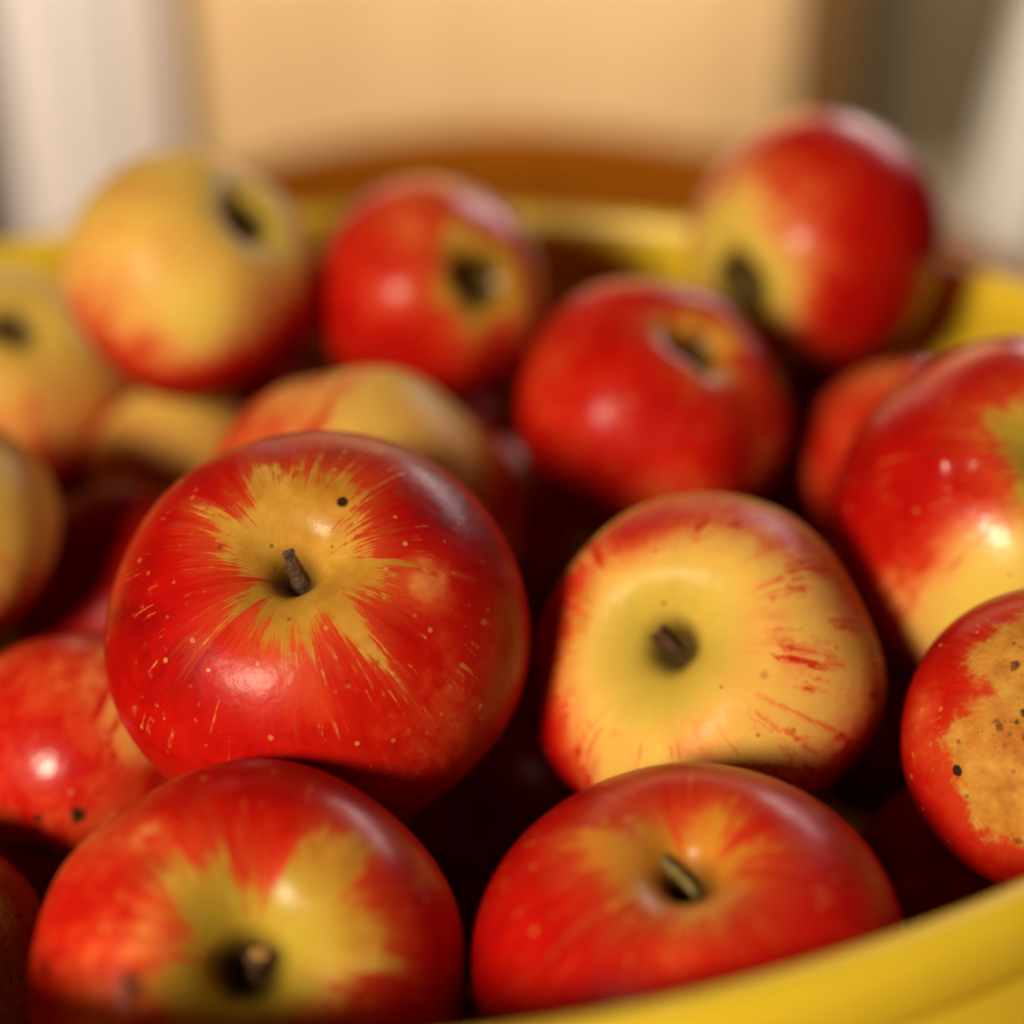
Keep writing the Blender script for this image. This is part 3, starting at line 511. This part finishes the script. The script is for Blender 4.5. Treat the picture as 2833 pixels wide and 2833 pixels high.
    {'key': 'buried', 'loc': [-0.0946, 0.4948, 0.0983], 'r': 0.0359, 'X': [0.1986, 0.7959, -0.5719], 'Y': [0.3217, -0.6042, -0.7291], 'Z': [-0.9258, -0.0391, -0.376], 'base': 0.97, 'seed': 217, 'end': 'calyx', 'blobs': [], 'spots': [], 'dents': [], 'gloss': 0.0, 'star': [[0.0, 0.2]], 'label': 'shaded apple deep down between the pale yellow apple and the ribbed orange apple'},
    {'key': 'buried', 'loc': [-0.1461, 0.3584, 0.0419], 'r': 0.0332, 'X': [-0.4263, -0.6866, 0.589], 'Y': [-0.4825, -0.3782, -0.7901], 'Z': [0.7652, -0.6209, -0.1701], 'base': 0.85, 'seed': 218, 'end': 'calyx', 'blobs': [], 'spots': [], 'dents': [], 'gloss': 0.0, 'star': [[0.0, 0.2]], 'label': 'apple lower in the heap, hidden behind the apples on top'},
    {'key': 'buried', 'loc': [0.1199, 0.3055, 0.0383], 'r': 0.031, 'X': [-0.5047, -0.6342, 0.5857], 'Y': [-0.0074, -0.6752, -0.7376], 'Z': [0.8632, -0.3766, 0.3361], 'base': 0.8, 'seed': 219, 'end': 'calyx', 'blobs': [], 'spots': [], 'dents': [], 'gloss': 0.0, 'star': [[0.0, 0.2]], 'label': 'apple lower in the heap, hidden behind the apples on top'},
    {'key': 'buried', 'loc': [-0.058, 0.3595, 0.0644], 'r': 0.0317, 'X': [-0.9408, 0.0237, 0.338], 'Y': [-0.3349, 0.0858, -0.9383], 'Z': [-0.0512, -0.996, -0.0727], 'base': 0.45, 'seed': 220, 'end': 'calyx', 'blobs': [], 'spots': [], 'dents': [], 'gloss': 0.0, 'star': [[0.0, 0.2]], 'label': 'apple lower in the heap, hidden behind the apples on top'},
    {'key': 'buried', 'loc': [-0.2388, 0.3127, 0.1129], 'r': 0.0275, 'X': [0.3789, 0.7143, -0.5885], 'Y': [-0.4514, -0.4125, -0.7913], 'Z': [-0.8079, 0.5654, 0.1661], 'base': 0.75, 'seed': 221, 'end': 'calyx', 'blobs': [], 'spots': [], 'dents': [], 'gloss': 0.0, 'star': [[0.0, 0.2]], 'label': 'apple lower in the heap, hidden behind the apples on top'},
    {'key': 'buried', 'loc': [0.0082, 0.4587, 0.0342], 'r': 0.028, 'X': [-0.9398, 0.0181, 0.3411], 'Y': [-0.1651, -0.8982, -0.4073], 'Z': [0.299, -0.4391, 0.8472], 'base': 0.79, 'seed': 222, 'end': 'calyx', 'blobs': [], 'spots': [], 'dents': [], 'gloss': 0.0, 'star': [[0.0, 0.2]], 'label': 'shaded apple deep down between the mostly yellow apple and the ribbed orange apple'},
    {'key': 'buried', 'loc': [0.1604, 0.3582, 0.1007], 'r': 0.0276, 'X': [0.617, -0.7503, 0.2376], 'Y': [-0.2852, -0.4945, -0.821], 'Z': [0.7335, 0.4388, -0.5191], 'base': 0.45, 'seed': 223, 'end': 'calyx', 'blobs': [], 'spots': [], 'dents': [], 'gloss': 0.0, 'star': [[0.0, 0.2]], 'label': 'apple lower in the heap, hidden behind the apples on top'},
    {'key': 'buried', 'loc': [-0.1721, 0.2305, 0.1156], 'r': 0.0274, 'X': [0.288, -0.8569, 0.4276], 'Y': [0.1668, -0.3947, -0.9035], 'Z': [0.943, 0.3315, 0.0293], 'base': 0.2, 'seed': 224, 'end': 'calyx', 'blobs': [], 'spots': [], 'dents': [], 'gloss': 0.0, 'star': [[0.0, 0.2]], 'label': 'apple lower in the heap, hidden behind the apples on top'},
    {'key': 'buried', 'loc': [-0.0845, 0.2007, 0.0467], 'r': 0.0266, 'X': [0.1218, 0.8205, -0.5585], 'Y': [0.3657, -0.5602, -0.7432], 'Z': [-0.9227, -0.1137, -0.3683], 'base': 0.45, 'seed': 225, 'end': 'calyx', 'blobs': [], 'spots': [], 'dents': [], 'gloss': 0.0, 'star': [[0.0, 0.2]], 'label': 'apple lower in the heap, hidden behind the apples on top'},
    {'key': 'buried', 'loc': [0.1548, 0.3565, 0.046], 'r': 0.0266, 'X': [-0.9294, 0.3442, 0.1334], 'Y': [-0.2421, -0.2958, -0.9241], 'Z': [-0.2787, -0.8911, 0.3582], 'base': 0.8, 'seed': 226, 'end': 'calyx', 'blobs': [], 'spots': [], 'dents': [], 'gloss': 0.0, 'star': [[0.0, 0.2]], 'label': 'apple lower in the heap, hidden behind the apples on top'},
    {'key': 'buried', 'loc': [-0.1442, 0.2969, 0.0778], 'r': 0.0234, 'X': [-0.9395, 0.016, 0.3423], 'Y': [-0.3239, -0.3673, -0.8719], 'Z': [0.1118, -0.9299, 0.3503], 'base': 0.45, 'seed': 227, 'end': 'calyx', 'blobs': [], 'spots': [], 'dents': [], 'gloss': 0.0, 'star': [[0.0, 0.2]], 'label': 'apple lower in the heap, hidden behind the apples on top'},
    {'key': 'buried', 'loc': [-0.2158, 0.268, 0.0835], 'r': 0.0239, 'X': [0.27, 0.7677, -0.5811], 'Y': [-0.7151, -0.2443, -0.655], 'Z': [-0.6448, 0.5924, 0.4831], 'base': 0.85, 'seed': 228, 'end': 'calyx', 'blobs': [], 'spots': [], 'dents': [], 'gloss': 0.0, 'star': [[0.0, 0.2]], 'label': 'apple lower in the heap, hidden behind the apples on top'},
    {'key': 'buried', 'loc': [0.0586, 0.2249, 0.027], 'r': 0.0201, 'X': [0.3128, -0.8537, 0.4163], 'Y': [-0.9139, -0.3899, -0.113], 'Z': [0.2588, -0.3451, -0.9022], 'base': 0.2, 'seed': 229, 'end': 'calyx', 'blobs': [], 'spots': [], 'dents': [], 'gloss': 0.0, 'star': [[0.0, 0.2]], 'label': 'apple lower in the heap, hidden behind the apples on top'},
    {'key': 'buried', 'loc': [-0.1773, 0.3487, 0.0847], 'r': 0.0209, 'X': [0.7421, 0.4069, -0.5326], 'Y': [0.1298, -0.8668, -0.4814], 'Z': [-0.6576, 0.2882, -0.6961], 'base': 0.8, 'seed': 230, 'end': 'calyx', 'blobs': [], 'spots': [], 'dents': [], 'gloss': 0.0, 'star': [[0.0, 0.2]], 'label': 'apple lower in the heap, hidden behind the apples on top'},
    {'key': 'buried', 'loc': [0.1444, 0.3006, 0.0856], 'r': 0.0213, 'X': [0.3086, -0.8543, 0.4182], 'Y': [0.2161, -0.3652, -0.9055], 'Z': [0.9263, 0.3698, 0.0719], 'base': 0.8, 'seed': 231, 'end': 'calyx', 'blobs': [], 'spots': [], 'dents': [], 'gloss': 0.0, 'star': [[0.0, 0.2]], 'label': 'apple lower in the heap, hidden behind the apples on top'},
    {'key': 'buried', 'loc': [0.0976, 0.2494, 0.0289], 'r': 0.0203, 'X': [-0.8285, -0.2794, 0.4853], 'Y': [-0.3847, -0.3458, -0.8558], 'Z': [0.407, -0.8957, 0.179], 'base': 0.45, 'seed': 232, 'end': 'calyx', 'blobs': [], 'spots': [], 'dents': [], 'gloss': 0.0, 'star': [[0.0, 0.2]], 'label': 'apple lower in the heap, hidden behind the apples on top'},
    {'key': 'buried', 'loc': [-0.2004, 0.2594, 0.0298], 'r': 0.0213, 'X': [-0.1273, 0.8619, -0.4909], 'Y': [-0.8949, -0.3132, -0.3178], 'Z': [-0.4276, 0.3989, 0.8112], 'base': 0.2, 'seed': 233, 'end': 'calyx', 'blobs': [], 'spots': [], 'dents': [], 'gloss': 0.0, 'star': [[0.0, 0.2]], 'label': 'apple lower in the heap, hidden behind the apples on top'},
    {'key': 'buried', 'loc': [-0.2377, 0.3414, 0.0695], 'r': 0.0216, 'X': [0.9098, 0.0991, -0.4031], 'Y': [-0.3711, 0.6294, -0.6827], 'Z': [0.1861, 0.7707, 0.6094], 'base': 0.8, 'seed': 234, 'end': 'calyx', 'blobs': [], 'spots': [], 'dents': [], 'gloss': 0.0, 'star': [[0.0, 0.2]], 'label': 'apple lower in the heap, hidden behind the apples on top'},
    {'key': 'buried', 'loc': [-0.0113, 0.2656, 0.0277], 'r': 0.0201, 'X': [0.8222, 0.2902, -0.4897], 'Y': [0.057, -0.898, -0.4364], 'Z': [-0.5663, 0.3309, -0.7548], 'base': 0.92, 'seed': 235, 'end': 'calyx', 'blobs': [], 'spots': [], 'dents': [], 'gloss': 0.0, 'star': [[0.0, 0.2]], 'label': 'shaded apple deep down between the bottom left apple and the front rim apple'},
    {'key': 'buried', 'loc': [-0.1858, 0.2415, 0.0705], 'r': 0.02, 'X': [-0.9503, 0.0962, 0.2963], 'Y': [-0.2199, 0.4664, -0.8568], 'Z': [-0.2206, -0.8793, -0.4221], 'base': 0.8, 'seed': 236, 'end': 'calyx', 'blobs': [], 'spots': [], 'dents': [], 'gloss': 0.0, 'star': [[0.0, 0.2]], 'label': 'apple lower in the heap, hidden behind the apples on top'},
    {'key': 'buried', 'loc': [0.0663, 0.2912, 0.0267], 'r': 0.0206, 'X': [0.943, -0.0364, -0.3309], 'Y': [-0.3274, 0.0783, -0.9416], 'Z': [0.0602, 0.9963, 0.062], 'base': 0.8, 'seed': 237, 'end': 'calyx', 'blobs': [], 'spots': [], 'dents': [], 'gloss': 0.0, 'star': [[0.0, 0.2]], 'label': 'apple lower in the heap, hidden behind the apples on top'},
    {'key': 'buried', 'loc': [-0.0333, 0.2516, 0.0857], 'r': 0.021, 'X': [-0.7925, -0.3374, 0.5081], 'Y': [0.1945, -0.9293, -0.3139], 'Z': [0.5781, -0.1499, 0.8021], 'base': 0.2, 'seed': 238, 'end': 'calyx', 'blobs': [], 'spots': [], 'dents': [], 'gloss': 0.0, 'star': [[0.0, 0.2]], 'label': 'apple lower in the heap, hidden behind the apples on top'},
    {'key': 'buried', 'loc': [0.0252, 0.2088, 0.0399], 'r': 0.0207, 'X': [0.9461, -0.2613, -0.1915], 'Y': [-0.2273, -0.1142, -0.9671], 'Z': [0.2308, 0.9585, -0.1674], 'base': 0.2, 'seed': 239, 'end': 'calyx', 'blobs': [], 'spots': [], 'dents': [], 'gloss': 0.0, 'star': [[0.0, 0.2]], 'label': 'apple lower in the heap, hidden behind the apples on top'},
]


def fbm(D, rng, n, f0, f1):
    out = np.zeros(len(D))
    for _ in range(n):
        v = rng.normal(size=3)
        v /= np.linalg.norm(v)
        out += np.cos(D @ v * rng.uniform(f0, f1) + rng.uniform(0, 6.28))
    return out / math.sqrt(n)


def apple_shape(a, D, phi, az, rng_seed):
    rng = np.random.default_rng(rng_seed)
    R = a['r']
    ob = a.get('oblate', .90)
    dip, wd = a.get('dip', (.30, .28))
    s, c = np.sin(phi), np.cos(phi)
    stem_up = 1 if a['end'] == 'stem' else -1
    x = s * (1 + .05 * stem_up * c)
    lob = a.get('lob', .015)
    ph = rng.uniform(0, 6.28)
    wgt = np.where(stem_up * c > 0, .45, 1.0) * np.abs(c) + .25
    lobes = np.cos(5 * az + ph + .35 * np.sin(az * 2 + ph))
    low = fbm(D, rng, 6, 1.0, 2.4) * a.get('amp', .02) + fbm(D, rng, 8, 4, 8) * .0055
    x = x * (1 + lob * lobes * wgt + low)
    z = ob * np.sign(c) * np.abs(c) ** .93 * (1 + low + .35 * lob * lobes * (1 - np.abs(c)) * s)
    top = c > 0
    wv = wd * (1 + .11 * np.sin(2 * az + ph) + .05 * np.sin(3 * az + 2 * ph))
    dd = np.where(top, dip * np.exp(-(s / wv) ** 1.7) + .16 * np.exp(-(s / (.36 * wd)) ** 2),
                  .24 * np.exp(-(s / .28) ** 2))
    z = z - np.sign(c) * dd
    V = np.stack([x * np.cos(az), x * np.sin(az), z], 1)
    for dx, dy, dz, sg, dep in a['dents']:
        ang = np.arccos(np.clip(D @ np.array([dx, dy, dz]), -1, 1))
        V *= (1 - dep * np.exp(-(ang / sg) ** 2))[:, None]
    return V * R


def make_apple(a):
    big = a['key'] in ('A', 'E')
    nr, nc = (190, 340) if big else ((56, 96) if a['key'] == 'buried' else (110, 190))
    t = np.linspace(0, 1, nr)
    phi1 = np.pi * (t + .0) * 1.0
    phi1[0], phi1[-1] = 1e-3, np.pi - 1e-3
    az1 = np.linspace(-np.pi, np.pi, nc, endpoint=False)
    PH, AZ = np.meshgrid(phi1, az1, indexing='ij')
    phi, az = PH.ravel(), AZ.ravel()
    D = np.stack([np.sin(phi) * np.cos(az), np.sin(phi) * np.sin(az), np.cos(phi)], 1)
    V = apple_shape(a, D, phi, az, a['seed'])
    faces = grid_faces(nr, nc)
    faces.append(tuple(range(nc))[::-1])
    faces.append(tuple((nr - 1) * nc + j for j in range(nc)))
    o = mesh_obj('apple', V, faces, M_SKIN)
    rng = np.random.default_rng(a['seed'] + 500)
    blush = np.full(len(D), a['base'], float)
    for dx, dy, dz, sg, wt in a['blobs']:
        ang = np.arccos(np.clip(D @ np.array([dx, dy, dz]), -1, 1))
        blush += wt * np.exp(-(ang / sg) ** 2)
    blush += fbm(D, rng, 8, 2, 5) * .035
    st = a['star']
    if len(st) == 1:
        rad = np.full(len(D), st[0][1], float)
        if st[0][1] > 0:
            rad += .06 * np.sin(3 * az + a['seed']) + .05 * np.sin(5 * az + 2 * a['seed'])
    else:
        A = np.array(st)
        rad = np.interp(az, A[:, 0], A[:, 1], period=2 * np.pi)
    star = rad - phi
    spot = np.zeros(len(D))
    for dx, dy, dz, sg, wt in a['spots']:
        ang = np.arccos(np.clip(D @ np.array([dx, dy, dz]), -1, 1))
        spot = np.maximum(spot, wt * np.exp(-(ang / (sg * 1.4)) ** 2))
    vals = dict(blush=np.clip(blush, 0, 1), star=star, spot=spot, phi=phi, seed=np.full(len(D), float(a['seed'] % 17)),
                russet=np.full(len(D), a.get('russet', 0.0)), green=np.full(len(D), a.get('green', .3)),
                tone=np.full(len(D), a.get('tone', 0.0)), hole_shade=np.full(len(D), a.get('hole_shade', .17)), gloss=np.full(len(D), a.get('gloss', .45)), loose=np.full(len(D), 1.0 if a['key'] == 'A' else .5))
    for k, v in vals.items():
        at = o.data.attributes.new(k, 'FLOAT', 'POINT')
        at.data.foreach_set('value', v.astype(np.float32))
    X, Y, Z = Vector(a['X']), Vector(a['Y']), Vector(a['Z'])
    M = Matrix((X, Y, Z)).transposed().to_4x4()
    M.translation = Vector(a['loc'])
    o.matrix_world = M
    tag(o, a['label'], 'apple', 'apples buried in the heap' if a['key'] == 'buried' else 'apples heaped in the yellow tub')
    # bottom of the hollow
    zb = float(V[:nc, 2].mean())
    if a['end'] == 'calyx':
        make_calyx(o, a, zb)
    elif 'stem_tip' in a:
        make_stem(o, a, zb)
    return o


def tube(name, pts, rads, mat, parent, seg=14, cut=None):
    pts = [Vector(p) for p in pts]
    vs = []
    for i, p in enumerate(pts):
        d = (pts[min(i + 1, len(pts) - 1)] - pts[max(i - 1, 0)]).normalized()
        u = d.cross(Vector((.3, .9, .1))).normalized()
        v = d.cross(u)
        for j in range(seg):
            an = 2 * math.pi * j / seg
            k = rads[i] * (1 + .10 * math.sin(3 * an + i) + .06 * math.sin(5 * an + 2 * i))
            vs.append(p + (u * math.cos(an) + v * math.sin(an)) * k)
    fs = grid_faces(len(pts), seg)
    fs.append(tuple(range(seg))[::-1])
    fs.append(tuple((len(pts) - 1) * seg + j for j in range(seg)))
    return mesh_obj(name, vs, fs, mat, parent)


def make_stem(o, a, zb):
    R = a['r']
    tip = Vector(a['stem_tip'])
    base = Vector((0, 0, zb - .03 * R))
    kind = a.get('stem', 'fat')
    n = 12
    pts, rads = [], []
    r0 = {'fat': .048, 'short': .045, 'long': .024}[kind] * R
    bend = Vector((.05, .08, 0)) * R if kind == 'long' else Vector((.02, -.02, 0)) * R
    for i in range(n):
        t = i / (n - 1)
        pts.append(base.lerp(tip, t) + bend * math.sin(math.pi * t))
        rads.append(r0 * (1 + .25 * (1 - t) ** 2 + (.55 if kind != 'long' else .3) * max(0, (t - .62) / .38) ** 1.5))
    # rounded end with a sunken cut face
    d = (pts[-1] - pts[-2]).normalized()
    e = pts[-1]
    pts += [e + d * .012 * R, e + d * .016 * R]
    rads += [rads[-1] * .97, rads[-1] * .84]
    st = tube('stem', pts, rads, M_STEM_GREEN if kind == 'long' else M_STEM, o)
    tube('cut_end', [e + d * .010 * R, e + d * .0175 * R, e + d * .020 * R], [rads[-1] * .78, rads[-1] * .76, rads[-1] * .45], M_CUT, st)


def make_calyx(o, a, zb):
    R = a['r']
    rng = np.random.default_rng(a['seed'] + 90)
    root = None
    for k in range(5):
        an = 2 * math.pi * k / 5 + rng.uniform(-.2, .2)
        w = .075 * R
        L = rng.uniform(.10, .15) * R
        curl = rng.uniform(.3, 1.0)
        c, s = math.cos(an), math.sin(an)
        vs = []
        n = 6
        for i in range(n):
            t = i / (n - 1)
            rr = R * .03 + L * .55 * math.sin(t * 1.5)
            z = zb + .02 * R + L * (t * .95 - curl * .15 * t * t)
            ww = w * (1 - t) ** .7 * (1 + .4 * t)
            for q in (-1, 0, 1):
                bow = .012 * R * (1 - abs(q))
                vs.append(((rr + bow) * c - q * ww * s, (rr + bow) * s + q * ww * c, z))
        sep = mesh_obj('sepal', vs, grid_faces(n, 3, False), M_SEPAL, o)
        sm = sep.modifiers.new('thickness', 'SOLIDIFY')
        sm.thickness = .0005


for rec in APPLES:
    make_apple(rec)
